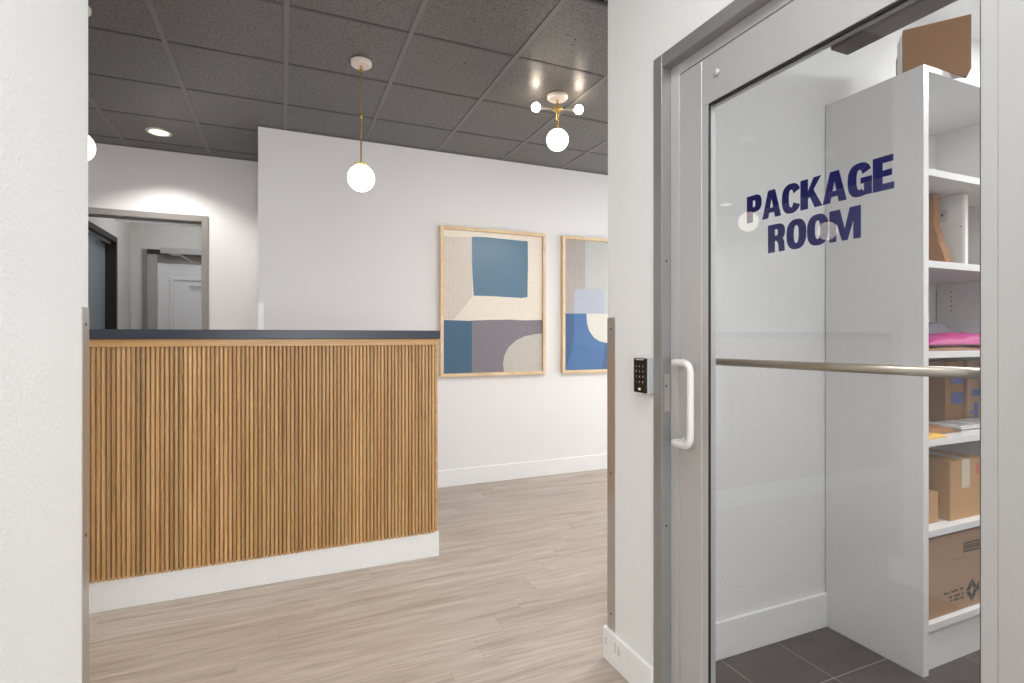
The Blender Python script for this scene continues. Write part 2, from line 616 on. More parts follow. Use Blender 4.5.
for g in GX:
    if LX0 + .1 < g < LX1 - .1:
        box('grid_runner', (g - .012, YC, CEIL), (g + .012, YB if g < -.15 else YA, CEIL + .005), 'tbar', ceil, 0.001)
for g in GY:
    box('grid_runner', (LX0, g - .009, CEIL + .0012), (LX1 if g < YA else -.164, g + .009, CEIL + .005), 'tbar_shaded', ceil, 0.001)
# angle trim along the walls
box('wall_angle', (-.164, YA - .016, CEIL - .002), (LX1, YA, CEIL + .005), 'tbar', ceil)
box('wall_angle', (LX0, YB - .016, CEIL - .002), (-.164, YB, CEIL + .005), 'tbar', ceil)

# old fixing holes left in two tiles
for hx, hy in ((1.33, 2.385), (1.385, 2.405), (1.40, 2.455), (.94, 2.86)):
    bm = bmesh.new()
    tube(bm, [(hx, hy, 2.7785), (hx, hy, 2.7792)], .0065, 10)
    obj('fixing_hole', bm, 'vent', ceil)

# --- baseboards
def baseboard(name, label, lo, hi):
    o = box(name, lo, hi, 'trim', None, 0.003)
    return struct(o, label, 'baseboard')
baseboard('baseboard_back', 'tall white baseboard under the framed artworks', (-0.164, YA - .014, 0), (LX1, YA, 0.142))
bb = boxes('baseboard_right', [((XR - .014, DY1, 0), (XR, YC + .014, 0.125)), ((XR, YC, 0), (LX1, YC + .014, 0.125))], 'trim', None, 0.0025)
struct(bb, 'scuffed white baseboard wrapping the corridor corner by the door', 'baseboard')
bl = boxes('baseboard_left', [((XL, YS, 0), (XL + .014, YC + .014, 0.125)), ((LX0, YC, 0), (XL, YC + .014, 0.125))], 'trim', None, 0.0025)
struct(bl, 'white baseboard of the left corridor wall', 'baseboard')
baseboard('baseboard_package', 'tall white baseboard inside the package room', (XR + .13, YPK - .014, 0.004), (2.148, YPK, 0.15))
baseboard('baseboard_rear', 'white baseboard of the rear wall', (LX0, YB - .014, 0), (OX0, YB, 0.142))
# scuffs on the corner baseboard
for y, h in ((1.752, .03), (1.69, .04), (1.672, .034), (1.664, .028)):
    box('scuff', (XR - .0145, y, .062), (XR - .0139, y + .003, .062 + h), 'frame_grey', bb)

# --- steel corner guards
def corner_guard(label, sx, xw, z0, z1):
    t = empty('corner_guard', (xw, YC, z0))
    tag(t, label, 'corner guard')
    th = .0018
    a, b = (xw, xw + sx * th)
    leg = .05
    bm = bmesh.new()
    B(bm, (min(a, b), YC - leg, z0), (max(a, b), YC + th, z1))
    B(bm, (min(xw, xw - sx * leg), YC, z0), (max(xw, xw - sx * leg), YC + th, z1))
    obj('angle', bm, 'steel', t)
    for z in (z0 + .06, (z0 + z1) / 2, z1 - .045):
        bm = bmesh.new()
        tube(bm, [(xw + sx * th * .5, YC - .024, z), (xw + sx * (th + .0008), YC - .024, z)], .0042, 10)
        obj('screw', bm, 'vent', t)
    return t
corner_guard('brushed steel corner guard on the wall end beside the keypad', -1, XR, .126, 1.322)
corner_guard('brushed steel corner guard on the left wall in front of the desk', 1, XL, .126, 1.326)
g = empty('corner_guard', (-.164, YA, .143))
tag(g, 'short white plastic corner guard on the art wall above the desk', 'corner guard')
boxes('angle', [((-.166, YA - .002, .143), (-.126, YA, 1.493)), ((-.166, YA - .002, .143), (-.164, YA + .05, 1.493))], 'guard_white', g)

# ================================================================== PACKAGE ROOM DOOR
# frame: face flush with wall, leaf recessed
fr = empty('door_1', (1.19, (DY0 + DY1) / 2, 0))
struct(fr, 'satin grey aluminium frame of the package room door', 'door frame')
FW = .044
XF = XR - .006                 # face of frame
XD = 1.192                     # face of leaf
def jamb(ya, yb, name='jamb'):
    box(name, (XF, ya, 0), (XR + .13, yb, DZ), 'alu_frame', fr, .0015)
jamb(DY1 - FW, DY1)
jamb(DY0, DY0 + FW)
box('header', (XF, DY0 + FW, DZ - FW), (XR + .13, DY1 - FW, DZ), 'alu_frame', fr, .0015)
ST = .044                      # inner stop strip seen round the leaf
LY0, LY1, LZ1 = DY0 + FW + ST, DY1 - FW - ST, 2.103
box('stop', (XD - .001, LY1 + .002, 0), (XD + .05, DY1 - FW, DZ - FW), 'alu', fr, .001)
box('stop', (XD - .001, DY0 + FW, 0), (XD + .05, LY0 - .002, DZ - FW), 'alu', fr, .001)
box('stop', (XD - .001, LY0 - .002, LZ1 + .003), (XD + .05, LY1 + .002, DZ - FW), 'alu', fr, .001)
for z in (1.085, .62, 1.5):
    bm = bmesh.new()
    tube(bm, [(1.173, DY1 - FW, z), (1.173, DY1 - FW - .0012, z)], .0035, 10)
    obj('screw', bm, 'vent', fr)
box('strike_plate', (1.166, DY1 - FW - .001, 1.00), (1.188, DY1 - FW, 1.125), 'steel', fr)

door = empty('glass_door', (XD + .022, (LY0 + LY1) / 2, 0.01))
tag(door, 'aluminium framed glass door lettered PACKAGE ROOM', 'door')
SW, GS = .099, .027
G0, G1, GT, GB = LY0 + SW + GS, LY1 - SW - GS, 1.953, .15
XI = XD + .030                 # inner face of leaf
def stile(a, b, nm):
    box(nm, (XD, a, .01), (XI, b, LZ1), 'alu', door, .0012)
stile(LY1 - SW, LY1, 'stile')
stile(LY0, LY0 + SW, 'stile')
box('top_rail', (XD, LY0 + SW, GT + .006), (XI, LY1 - SW, LZ1), 'alu', door, .0012)
box('bottom_rail', (XD, LY0 + SW, .01), (XI, LY1 - SW, GB - GS), 'alu', door, .0012)
for a, b, z0, z1 in ((G1, LY1 - SW, GB - GS, GT + .006), (LY0 + SW, G0, GB - GS, GT + .006), (G0, G1, GB - GS, GB)):
    box('glazing_bead', (XD + .001, a, z0), (XI - .001, b, z1), 'alu', door, .001)
GXP = 1.2055                    # glass plane
gk = .0007
gx0, gx1 = XD + .0012, GXP - .003
for lo, hi in (((gx0, G1 - gk, GB), (gx1, G1 + .0005, GT)), ((gx0, G0 - .0005, GB), (gx1, G0 + gk, GT)),
               ((gx0, G0, GT - gk), (gx1, G1, GT + .005)), ((gx0, G0, GB - .0005), (gx1, G1, GB + gk))):
    box('gasket', lo, hi, 'gasket', door)
for lo, hi in (((GXP + .003, G1 - gk, GB), (XI - .001, G1 + .0005, GT)), ((GXP + .003, G0, GT - gk), (XI - .001, G1, GT + .0055))):
    box('inner_bead', lo, hi, 'alu', door)
pane = box('glass_pane', (GXP - .003, G0 + .001, GB + .001), (GXP + .003, G1 - .001, GT - .001), 'glass', door)

# lettering: heavy condensed capitals from quads
def se(hw, hh, n, a):
    c, s = math.cos(a), math.sin(a)
    return (hw * math.copysign(abs(c) ** (2 / n), c), hh * math.copysign(abs(s) ** (2 / n), s))
def ring(W, t, a0, a1, N=28, th=.21):
    q = []
    hw = W / 2
    for i in range(N):
        p = []
        for a in (a0 + (a1 - a0) * i / N, a0 + (a1 - a0) * (i + 1) / N):
            o = se(hw, .515, 2.5, a)
            n_ = se(hw - t, .515 - th, 2.3, a)
            p.append(((hw + o[0], .5 + o[1]), (hw + n_[0], .5 + n_[1])))
        q.append([p[0][0], p[1][0], p[1][1], p[0][1]])
    return q
def bowl(x0, y0, y1, xr, t, th):
    q = []
    ym, hh, hw = (y0 + y1) / 2, (y1 - y0) / 2, xr - x0
    N = 14
    for i in range(N):
        p = []
        for a in (-PI / 2 + PI * i / N, -PI / 2 + PI * (i + 1) / N):
            o = se(hw, hh, 2.6, a); n_ = se(hw - t, hh - th, 2.4, a)
            p.append(((x0 + max(o[0], 0), ym + o[1]), (x0 + max(n_[0], 0), ym + n_[1])))
        q.append([p[0][0], p[1][0], p[1][1], p[0][1]])
    return q
def rect(a, b, c, d):
    return [(a, b), (c, b), (c, d), (a, d)]
S = .285
GL = {}
GL['P'] = (.68, [rect(0, 0, S, 1), rect(S, .80, .36, 1), rect(S, .36, .36, .56)] + bowl(.36, .36, 1, .68, S, .2))
GL['R'] = (.72, [rect(0, 0, S, 1), rect(S, .81, .36, 1), rect(S, .40, .36, .59)] + bowl(.36, .40, 1, .69, S, .19) + [[(.34, .42), (.58, .48), (.66, .36), (.41, .30)], [(.41, .36), (.66, .36), (.68, 0), (.44, 0)]])
GL['A'] = (.80, [[(0, 0), (.26, 0), (.47, 1), (.25, 1)], [(.54, 0), (.80, 0), (.55, 1), (.33, 1)], rect(.22, .19, .58, .37)])
GL['K'] = (.78, [rect(0, 0, S, 1), [(S, .30), (.40, .48), (.76, 1), (.48, 1), (S, .60)], [(.28, .52), (.45, .66), (.80, 0), (.52, 0)]])
GL['E'] = (.60, [rect(0, 0, S, 1), rect(S, .80, .58, 1), rect(S, .40, .54, .59), rect(S, 0, .60, .20)])
GL['O'] = (.74, ring(.74, .28, 0, 2 * PI))
GL['C'] = (.70, ring(.74, .28, math.radians(26), math.radians(334), 28))
GL['G'] = (.74, ring(.74, .28, math.radians(26), math.radians(300), 28) + [rect(.40, .37, .74, .55), rect(.50, .01, .74, .40)])
GL['M'] = (.98, [rect(0, 0, .23, 1), rect(.75, 0, .98, 1), [(.10, 1), (.34, 1), (.58, 0), (.40, 0)], [(.64, 1), (.88, 1), (.58, 0), (.40, 0)]])
def word(txt, y_left, y_right, z0, z1, parent):
    gap = .022
    W = sum(GL[c][0] for c in txt) + gap * (len(txt) - 1)
    k = (y_left - y_right) / W
    h = z1 - z0
    u = 0
    for c in txt:
        bm = bmesh.new()
        for qi, q in enumerate(GL[c][1]):
            try:
                bm.faces.new([bm.verts.new((GXP + .0033 + (qi * .00008 if len(GL[c][1]) < 12 else (.0002 if len(q) == 4 and qi > 27 or qi < 3 else 0)), y_left - (u + p[0]) * k, z0 + p[1] * h)) for p in q])
            except ValueError:
                pass
        obj('letter', bm, 'vinyl', parent)
        u += GL[c][0] + gap
word('PACKAGE', 1.132, .734, 1.569, 1.644, pane)
word('ROOM', 1.060, .806, 1.4745, 1.5495, pane)

# pull handle: offset tube bending out of the stile
def arc3(p0, p1, p2, n=7):
    p0, p1, p2 = Vector(p0), Vector(p1), Vector(p2)
    return [(1 - t) ** 2 * p0 + 2 * t * (1 - t) * p1 + t * t * p2 for t in [i / n for i in range(n + 1)]]
hy0, hy1, hx1 = 1.374, 1.292, 1.148
zt, zb = 1.166, .910
pts = [Vector((XD, hy0, zt)), Vector((hx1 + .022, hy0, zt))] + arc3((hx1 + .018, hy0, zt), (hx1, hy0, zt), (hx1, hy0 - .018, zt), 7)
pts += arc3((hx1, hy1 + .030, zt), (hx1, hy1, zt), (hx1, hy1, zt - .034), 9)
lo = [Vector((p.x, p.y, zb + zt - p.z)) for p in pts]
bm = bmesh.new()
tube(bm, pts + lo[::-1], .0112, 14)
hd = obj('pull_handle', bm, 'handle', door, None, True)
for z in (zt, zb):
    bm = bmesh.new()
    tube(bm, [(XD, hy0, z), (XD - .003, hy0, z)], .0135, 16)
    obj('flange', bm, 'handle', hd)
# rail cap
bm = bmesh.new()
tube(bm, [(XD, 1.226, 2.038), (XD - .004, 1.226, 2.038), (XD - .008, 1.226, 2.038), (XD - .010, 1.226, 2.038)], [.011, .011, .008, .003], 18)
obj('rail_cap', bm, 'alu', door, None, True)
# inside push bar
bm = bmesh.new()
tube(bm, [(XI + .024, LY0 + .085, 1.178), (XI + .024, LY1 - .06, 1.170)], .0112, 16)
pb = obj('push_bar', bm, 'bar_metal', door, None, True)
for y in (LY0 + .10, LY1 - .075):
    box('bracket', (XI, y - .02, 1.158), (XI + .014, y + .02, 1.194), 'bar_metal', pb, .002)
# overhead closer on the inside
cl = empty('door_closer', (1.27, .72, 1.94))
tag(cl, 'long dark bronze door closer inside the top of the door', 'door closer')
box('cover', (XI + .0005, .50, 1.944), (XI + .062, .890, 2.01), 'bronze', cl, .002)
box('track', (XI + .0005, .50, 2.0105), (XI + .028, .90, 2.03), 'bronze', cl, .0015)

# keypad reader
kp = empty('keypad', (XR - .02, 1.512, 1.056))
tag(kp, 'small black keypad with silver sides on the textured wall', 'keypad')
box('body', (XR - .030, 1.477, 1.056), (XR, 1.547, 1.176), 'silver_plastic', kp, .003, 2)
face = box('face', (XR - .037, 1.478, 1.057), (XR - .030, 1.546, 1.175), 'black_plastic', kp, .004, 2)
box('light_strip', (XR - .0376, 1.489, 1.1690), (XR - .0369, 1.533, 1.1718), 'tape', face)
SEG = {'0': 'abcdef', '1': 'bc', '2': 'abged', '3': 'abgcd', '4': 'fgbc', '5': 'afgcd', '6': 'afgedc', '7': 'abc', '8': 'abcdefg', '9': 'abcdfg', '*': 'g', '#': 'bcefg'}
def digit(ch, yc, zc, h, parent):
    w, t = h * .5, h * .16
    R = {'a': (-w / 2, h / 2 - t, w / 2, h / 2), 'd': (-w / 2, -h / 2, w / 2, -h / 2 + t), 'g': (-w / 2, -t / 2, w / 2, t / 2),
         'b': (w / 2 - t, 0, w / 2, h / 2), 'c': (w / 2 - t, -h / 2, w / 2, 0), 'f': (-w / 2, 0, -w / 2 + t, h / 2), 'e': (-w / 2, -h / 2, -w / 2 + t, 0)}
    bm = bmesh.new()
    for s_ in SEG[ch]:
        a, b, c, d = R[s_]
        B(bm, (XR - .0375, yc - c, zc + b), (XR - .0369, yc - a, zc + d))
    obj('key_mark', bm, 'key_print', parent)
for i, row in enumerate(('123', '456', '789', '*0#')):
    for j, ch in enumerate(row):
        digit(ch, 1.531 - .019 * j, 1.148 - .018 * i, .0062, face)
bm = bmesh.new()
tube(bm, [(XR - .0375, 1.512, 1.069), (XR - .0368, 1.512, 1.069)], .0045, 12)
for v in bm.verts:
    v.co.y = 1.512 + (v.co.y - 1.512) * 1.7
obj('maker_mark', bm, 'key_print', face)

# ================================================================== RECEPTION DESK
CX0, CX1 = -2.45, .806
desk = empty('reception_desk', ((CX0 + CX1) / 2, 3.12, 0))
tag(desk, 'reception desk fronted with vertical oak slats and a dark slate top', 'desk')
box('body', (CX0, 2.972, .0), (CX1, 3.27, 1.237), 'counter_back', desk)
box('plinth', (CX0, 2.963, 0), (CX1 + .012, 2.984, .144), 'trim', desk, .002)
box('plinth', (CX1 + .001, 2.9845, 0), (CX1 + .012, 3.27, .144), 'trim', desk, .002)
box('end_panel', (CX1 - .012, 2.958, .1445), (CX1 + .003, 3.27, 1.20), 'oak', desk, .0015)
box('top_rail', (CX0, 2.952, 1.20), (CX1 + .006, 2.9715, 1.237), 'oak', desk, .0015)
box('countertop', (CX0 - .01, 2.938, 1.237), (CX1 + .013, 3.32, 1.282), 'slate_top', desk, .002)
box('work_surface', (CX0, 3.27, .70), (CX1, 3.85, .735), 'slate_top', desk)
PITCH = .0189
n_s = int((CX1 - .014 - CX0) / PITCH)
src = None
for i in range(n_s):
    x = CX1 - .0125 - PITCH * (i + .5)
    o = (x, 2.966, .138)
    if src is None:
        bm = bmesh.new()
        prof = [(-.0084, .006), (-.0084, -.001), (-.0068, -.0055), (-.004, -.0082), (0, -.0092), (.004, -.0082), (.0068, -.0055), (.0084, -.001), (.0084, .006)]
        prism(bm, [(x + a, 2.966 + b) for a, b in prof], None, .138, 1.1995, 'z')
        src = obj('slat', bm, 'slat', desk, o)
        for p in src.data.polygons:
            p.use_smooth = abs(p.normal.z) < .5
        try:
            src.data.set_sharp_from_angle(angle=math.radians(50))
        except Exception:
            pass
    else:
        copy_at(src, desk, o, 'slat')

# ================================================================== LAMPS
def pendant(x, y, label):
    t = empty('pendant_lamp', (x, y, 2.05))
    tag(t, label, 'pendant lamp', 'globe pendants in a row above the desk')
    bm = bmesh.new()
    lathe(bm, [(0, 0), (.050, .0), (.057, .006), (.057, .024), (0, .024)], (x, y, CEIL - .024), 30)
    obj('canopy', bm, 'marble', t)
    bm = bmesh.new()
    lathe(bm, [(0, 0), (.010, 0), (.010, .012), (.006, .03), (0, .03)], (x, y, CEIL - .052), 14)
    obj('canopy_collar', bm, 'brass', t)
    bm = bmesh.new()
    tube(bm, [(x, y, 2.21), (x, y, CEIL - .03)], .0048, 10)
    rod = obj('rod', bm, 'brass', t)
    bm = bmesh.new()
    lathe(bm, [(0, -.016), (.008, -.014), (.009, 0), (.008, .014), (0, .016)], (x, y, 2.475), 12)
    obj('coupling', bm, 'brass', rod)
    bm = bmesh.new()
    lathe(bm, [(0, -.006), (.036, -.006), (.036, .002), (.012, .008), (0, .008)], (x, y, 2.204), 24)
    obj('globe_cap', bm, 'brass', t)
    bm = bmesh.new()
    lathe(bm, sphere_prof(.074, 20), (x, y, 2.128), 32)
    obj('globe', bm, 'globe', t, None, True)
    return t
pendant(.401, 3.062, 'white globe pendant on a brass rod above the right half of the desk')
pendant(-.877, 3.062, 'white globe pendant mostly hidden behind the left corridor wall')
pendant(-1.76, 3.062, 'white globe pendant seen only as a glow in the door glass')

sx, sy = 1.603, 3.008
t = empty('ceiling_lamp', (sx, sy, 2.42))
tag(t, 'brass ceiling lamp with a hanging globe and two small side globes', 'ceiling lamp')
bm = bmesh.new()
lathe(bm, [(0, 0), (.056, .0), (.065, .008), (.065, .024), (0, .024)], (sx, sy, CEIL - .024), 30)
obj('canopy', bm, 'canopy_white', t)
bm = bmesh.new()
tube(bm, [(sx, sy, 2.565), (sx, sy, CEIL - .02)], .0075, 12)
obj('stem', bm, 'brass', t)
bm = bmesh.new()
lathe(bm, [(0, 0), (.03, 0), (.034, .004), (.034, .012), (.03, .016), (0, .016)], (sx, sy, 2.682), 24)
obj('hub', bm, 'brass', t)
bm = bmesh.new()
lathe(bm, sphere_prof(.070, 18), (sx, sy, 2.496), 30)
obj('globe', bm, 'globe', t, None, True)
ca, sa = math.cos(math.radians(-16)), math.sin(math.radians(-16))
for s_ in (-1, 1):
    ex, ey = sx + s_ * .138 * ca, sy + s_ * .138 * sa
    bm = bmesh.new()
    p0 = Vector((sx + s_ * .03 * ca, sy + s_ * .03 * sa, 2.690)); p1 = Vector((ex, ey, 2.696))
    tube(bm, [p0, p0.lerp(p1, .45), p0.lerp(p1, .78)], [.003, .007, .017], 16)
    arm = obj('arm', bm, 'steel', t, None, True)
    bm = bmesh.new()
    lathe(bm, sphere_prof(.029, 14), (ex, ey, 2.696), 24)
    obj('small_globe', bm, 'globe_small', t, None, True)

def spot(name, loc, power, size=110, blend=.5, color=(1, .97, .93), parent=None):
    l = bpy.data.lights.new(name, 'SPOT')
    l.energy = power
    l.spot_size = math.radians(size)
    l.spot_blend = blend
    l.shadow_soft_size = .045
    l.color = color
    o = bpy.data.objects.new(name, l)
    COL.objects.link(o)
    o.location = loc
    return o
def downlight(x, y, label, power, z=CEIL, size=124):
    t = empty('downlight', (x, y, z - .006))
    tag(t, label, 'downlight', 'recessed ceiling downlights')
    bm = bmesh.new()
    lathe(bm, [(.064, 0), (.084, 0), (.086, .004), (.086, .008), (.064, .008), (.064, 0)], (x, y, z - .006), 32)
    obj('trim_ring', bm, 'canopy_white', t)
    bm = bmesh.new()
    lathe(bm, [(0, 0), (.064, 0), (.064, .003), (0, .003)], (x, y, z - .003), 32)
    obj('lens', bm, 'downlight', t)
    spot('downlight_beam', (x, y, z - .01), power, size)
    return t
downlight(-.848, 4.71, 'round recessed downlight in the dark ceiling above the rear doorway', 60)
downlight(-2.3, 4.71, 'added round downlight at the far left behind the desk, unseen', 38)  # added out of view to help light the lobby
downlight(3.6, 2.4, 'added round downlight near the lobby window, unseen', 45)  # unseen lamp added as lobby fill from the right
downlight(3.6, 3.6, 'added round downlight right of the framed artworks, unseen', 45)  # another added fill lamp on the lobby's right side

def light_panel(x, y, z, w, d, power, label):
    t = empty('light_panel', (x, y, z - .012))
    tag(t, label, 'ceiling light')
    boxes('frame', [((x - w / 2 - .02, y - d / 2 - .02, z - .012), (x + w / 2 + .02, y - d / 2, z)), ((x - w / 2 - .02, y + d / 2, z - .012), (x + w / 2 + .02, y + d / 2 + .02, z)),
                    ((x - w / 2 - .02, y - d / 2, z - .012), (x - w / 2, y + d / 2, z)), ((x + w / 2, y - d / 2, z - .012), (x + w / 2 + .02, y + d / 2, z))], 'trim', t)
    box('diffuser', (x - w / 2, y - d / 2, z - .006), (x + w / 2, y + d / 2, z - .001), 'panel_light', t)
    area_light('light_panel_glow', (x, y, z - .014), (0, 0, 0), w, d, power, (.965, .985, 1))
light_panel(.34, .35, CEIL, .55, .55, 17, 'added square corridor light above the camera, unseen')  # unseen panel added to light the corridor walls
light_panel(.34, -1.5, CEIL, .55, .55, 16, 'added square corridor light behind the camera, unseen')  # second added panel for the corridor walls
light_panel(3.45, .72, CEIL, .55, .55, 36, 'square package room ceiling light beyond the shelf unit')
light_panel(1.85, -.30, CEIL, .45, .45, 15, 'added square light just inside the package room door, unseen')  # extra fixture added to brighten the package room
light_panel(2.55, 2.39, CEIL - .001, .50, .50, 29, 'added square lobby light beyond the corridor corner, unseen')  # added fill for the art wall and the desk front
light_panel(-2.57, 2.39, CEIL - .001, .50, .50, 36, 'added square lobby light in front of the desk, hidden behind the left wall')  # added lobby fill, kept out of the door glass reflection
light_panel(-.85, 6.1, CEIL, .4, .4, 3.2, 'square ceiling light of the small hall')

# air grille in the lobby ceiling beside the corridor corner
v = empty('ceiling_vent', (1.456, 1.94, CEIL - .004))
tag(v, 'black air grille in the ceiling beside the corridor corner', 'vent')
boxes('frame', [((1.175, 1.785, CEIL - .004), (1.738, 1.80, CEIL + .012)), ((1.175, 2.075, CEIL - .004), (1.738, 2.092, CEIL + .012)), ((1.175, 1.80, CEIL - .004), (1.19, 2.075, CEIL + .012)), ((1.723, 1.80, CEIL - .004), (1.738, 2.075, CEIL + .012))], 'vent', v)
box('backing', (1.175, 1.785, CEIL + .013), (1.738, 2.092, CEIL + .02), 'vent', v)
for i in range(9):
    x = 1.235 + .055 * i
    box('louver', (x, 1.80, CEIL - .003), (x + .006, 2.075, CEIL + .01), 'tbar', v)

# ================================================================== ARTWORKS
F_, YAW_, HZ_ = 535.2, math.radians(23.2), 336.3
def on_wall(px, py, Y):
    l = (px - 512) / F_
    rx, ry, rz = math.sin(YAW_) + l * math.cos(YAW_), math.cos(YAW_) - l * math.sin(YAW_), (HZ_ - py) / F_
    k = Y / ry
    return (rx * k, EYE + rz * k)
def crop(pts):
    return [on_wall(430 + a * .2635, 210 + b * .2635, 4.282) for a, b in pts]
AZ0, AZ1 = .914, 2.163
def art(x0, x1, label, base, shapes):
    t = empty('framed_artwork', ((x0 + x1) / 2, YA, AZ0))
    tag(t, label, 'framed art')
    w, yf, yb = .027, 4.262, YA - .001
    for lo, hi in (((x0, yf, AZ0), (x0 + w, yb, AZ1)), ((x1 - w, yf, AZ0), (x1, yb, AZ1)), ((x0 + w, yf, AZ0), (x1 - w, yb, AZ0 + w)), ((x0 + w, yf, AZ1 - w), (x1 - w, yb, AZ1))):
        box('frame_rail', lo, hi, 'frame_oak', t, .0015)
    pr = box('print', (x0 + w, 4.2832, AZ0 + w), (x1 - w, 4.29, AZ1 - w), base, t)
    a, b, c, d = x0 + w + .0004, x1 - w - .0004, AZ0 + w + .0004, AZ1 - w - .0004
    for i, (mat, poly) in enumerate(shapes):
        poly = [(min(max(x, a), b), min(max(z, c), d)) for x, z in poly]
        y = 4.283 - .00025 * (i + 1)
        prism_obj('colour_field', poly, y, 4.2832, 'y', mat, pr, (x0, y, AZ0))
    box('glazing', (x0 + w, 4.272, AZ0 + w), (x1 - w, 4.2745, AZ1 - w), 'thin_glass', t)
    return t
M['w_cream'] = weave_mat('cream_weave', (240, 228, 212), (224, 211, 194), True)
M['w_beige'] = weave_mat('beige_weave', (220, 209, 196), (192, 179, 165))
M['w_teal'] = weave_mat('teal_weave', (70, 114, 140), (65, 108, 135))
M['w_teal2'] = weave_mat('deep_teal_weave', (50, 96, 128), (46, 90, 122), True)
M['w_purple'] = weave_mat('mauve_grey_weave', (128, 120, 129), (118, 110, 120))
M['w_sand'] = weave_mat('sand_weave', (204, 198, 188), (174, 168, 158), True)
M['w_grey'] = weave_mat('grey_grid_weave', (192, 192, 188), (166, 166, 163))
M['w_taupe'] = weave_mat('taupe_weave', (176, 166, 160), (156, 146, 142))
M['w_lilac'] = weave_mat('pale_lilac_weave', (178, 182, 194), (158, 162, 178), True)
M['w_blue'] = weave_mat('blue_weave', (58, 108, 162), (48, 94, 146), True)
M['w_blue2'] = weave_mat('dark_blue_weave', (40, 86, 136), (32, 72, 118), True)
M['w_white'] = weave_mat('off_white_weave', (222, 218, 206), (196, 192, 180), True)
art(1.19, 2.155, 'framed abstract textile art with a teal square, nearest the desk', 'w_cream', [
    ('w_beige', crop([(40, 100), (158, 102), (162, 328), (92, 415), (40, 415)])),
    ('w_teal', crop([(159, 102), (215, 103), (270, 109), (320, 114), (371, 119), (372, 200), (370, 331), (345, 334), (300, 331), (240, 327), (166, 325), (162, 260), (159, 180)])),
    ('w_purple', crop([(150, 420), (230, 417), (300, 416), (360, 419), (440, 417), (440, 640), (150, 640)])),
    ('w_teal2', crop([(40, 417), (100, 419), (159, 421), (159, 640), (40, 640)])),
    ('w_sand', crop([(440, 469), (400, 471), (360, 479), (325, 496), (298, 521), (282, 552), (277, 585), (281, 640), (440, 640)])),
])
def arch(pts):
    return crop(pts)
art(2.326, 3.282, 'framed abstract textile art with a blue lower half, cut off by the corridor wall', 'w_grey', [
    ('w_taupe', crop([(500, 100), (590, 100), (590, 396), (500, 396)])),
    ('w_lilac', crop([(547, 396), (548, 310), (556, 301), (600, 299), (650, 300), (659, 310), (661, 396)])),
    ('w_blue', crop([(500, 393), (760, 393), (1100, 380), (1100, 640), (500, 640)])),
    ('w_blue2', crop([(500, 393), (548, 393), (545, 480), (536, 540), (520, 590), (500, 620)])),
    ('w_blue2', crop([(664, 500), (760, 500), (760, 640), (650, 640), (660, 570)])),
    ('w_white', crop([(594, 393), (596, 430), (605, 460), (622, 484), (645, 499), (672, 505), (760, 506), (830, 490), (830, 393)])),
])

# ================================================================== REAR DOORWAY AND HALL
d2 = empty('door_2', ((OX0 + OX1) / 2, YB, 0))
struct(d2, 'grey painted steel frame of the rear doorway behind the desk', 'door frame')
fw = .05
box('jamb', (OX1 - fw, YB - .012, 0), (OX1 + .0, YB + .13, OZ), 'frame_grey', d2, .002)
box('jamb', (OX0, YB - .012, 0), (OX0 + fw, YB + .13, OZ), 'frame_grey', d2, .002)
box('header', (OX0 + fw, YB - .012, OZ - fw), (OX1 - fw, YB + .13, OZ), 'frame_grey', d2, .002)
bm = bmesh.new()
tube(bm, [(-1.25, YB + .09, 2.196), (OX1 - fw - .002, YB + .09, 2.196)], .012, 10)
obj('track', bm, 'door_white', d2)
box('bumper', (OX1 - fw - .012, YB + .07, 2.17), (OX1 - fw, YB + .11, 2.211), 'gasket', d2)

# dark side door frame in the hall's left wall
d3 = empty('door_3', (HX0 - .05, 5.88, 0))
struct(d3, 'dark bronze door frame in the side wall of the small hall', 'door frame')
box('jamb', (HX0 - .12, 6.30, 0), (HX0 + .012, 6.35, 2.215), 'frame_dark', d3)
box('jamb', (HX0 - .12, 5.42, 0), (HX0 + .012, 5.47, 2.215), 'frame_dark', d3)
box('header', (HX0 - .12, 5.47, 2.165), (HX0 + .012, 6.30, 2.215), 'frame_dark', d3)
box('stop', (HX0 - .05, 5.47, 2.145), (HX0 - .03, 6.30, 2.165), 'frame_light', d3)
sd = box('hall_side_door', (HX0 - .115, 5.472, .005), (HX0 - .075, 6.298, 2.143), 'door_bluelit', None, .002)
tag(sd, 'door in the dark frame at the left of the hall, blue light put into its colour', 'door')

# white panel door at the hall's end
d4 = empty('door_4', (-.83, HY - .02, 0))
struct(d4, 'dark and grey steel frame around the white hall door', 'door frame')
for a, b in ((-1.385, -1.343), (-.317, -.275)):
    box('jamb', (a, HY - .03, 0), (b, HY, 2.192), 'frame_grey', d4)
    c, d = (b, b + .09) if a < -1 else (a - .09, a)
    box('inner_jamb', (c, HY - .018, 0), (d, HY, 2.142), 'frame_light', d4)
box('header', (-1.343, HY - .03, 2.142), (-.317, HY, 2.192), 'frame_dark', d4)
box('inner_header', (-1.253, HY - .018, 2.05), (-.407, HY, 2.142), 'frame_grey', d4)
wd = empty('hall_door', (-.83, HY - .02, .005))
tag(wd, 'white panelled door at the end of the small hall', 'door')
box('slab', (-1.251, HY - .012, .005), (-.409, HY - .001, 2.048), 'door_white', wd)
bm = bmesh.new()
for z0, z1 in ((1.10, 1.90), (.2, .98)):
    for lo, hi in (((-1.136, z0), (-1.10, z1)), ((-.56, z0), (-.524, z1)), ((-1.10, z0), (-.56, z0 + .036)), ((-1.10, z1 - .036), (-.56, z1))):
        B(bm, (lo[0], HY - .026, lo[1]), (hi[0], HY - .012, hi[1]), .005)
obj('panel_moulding', bm, 'door_white', wd)
box('peg', (-.95, HY - .04, 1.795), (-.80, HY - .027, 1.808), 'frame_light', wd)
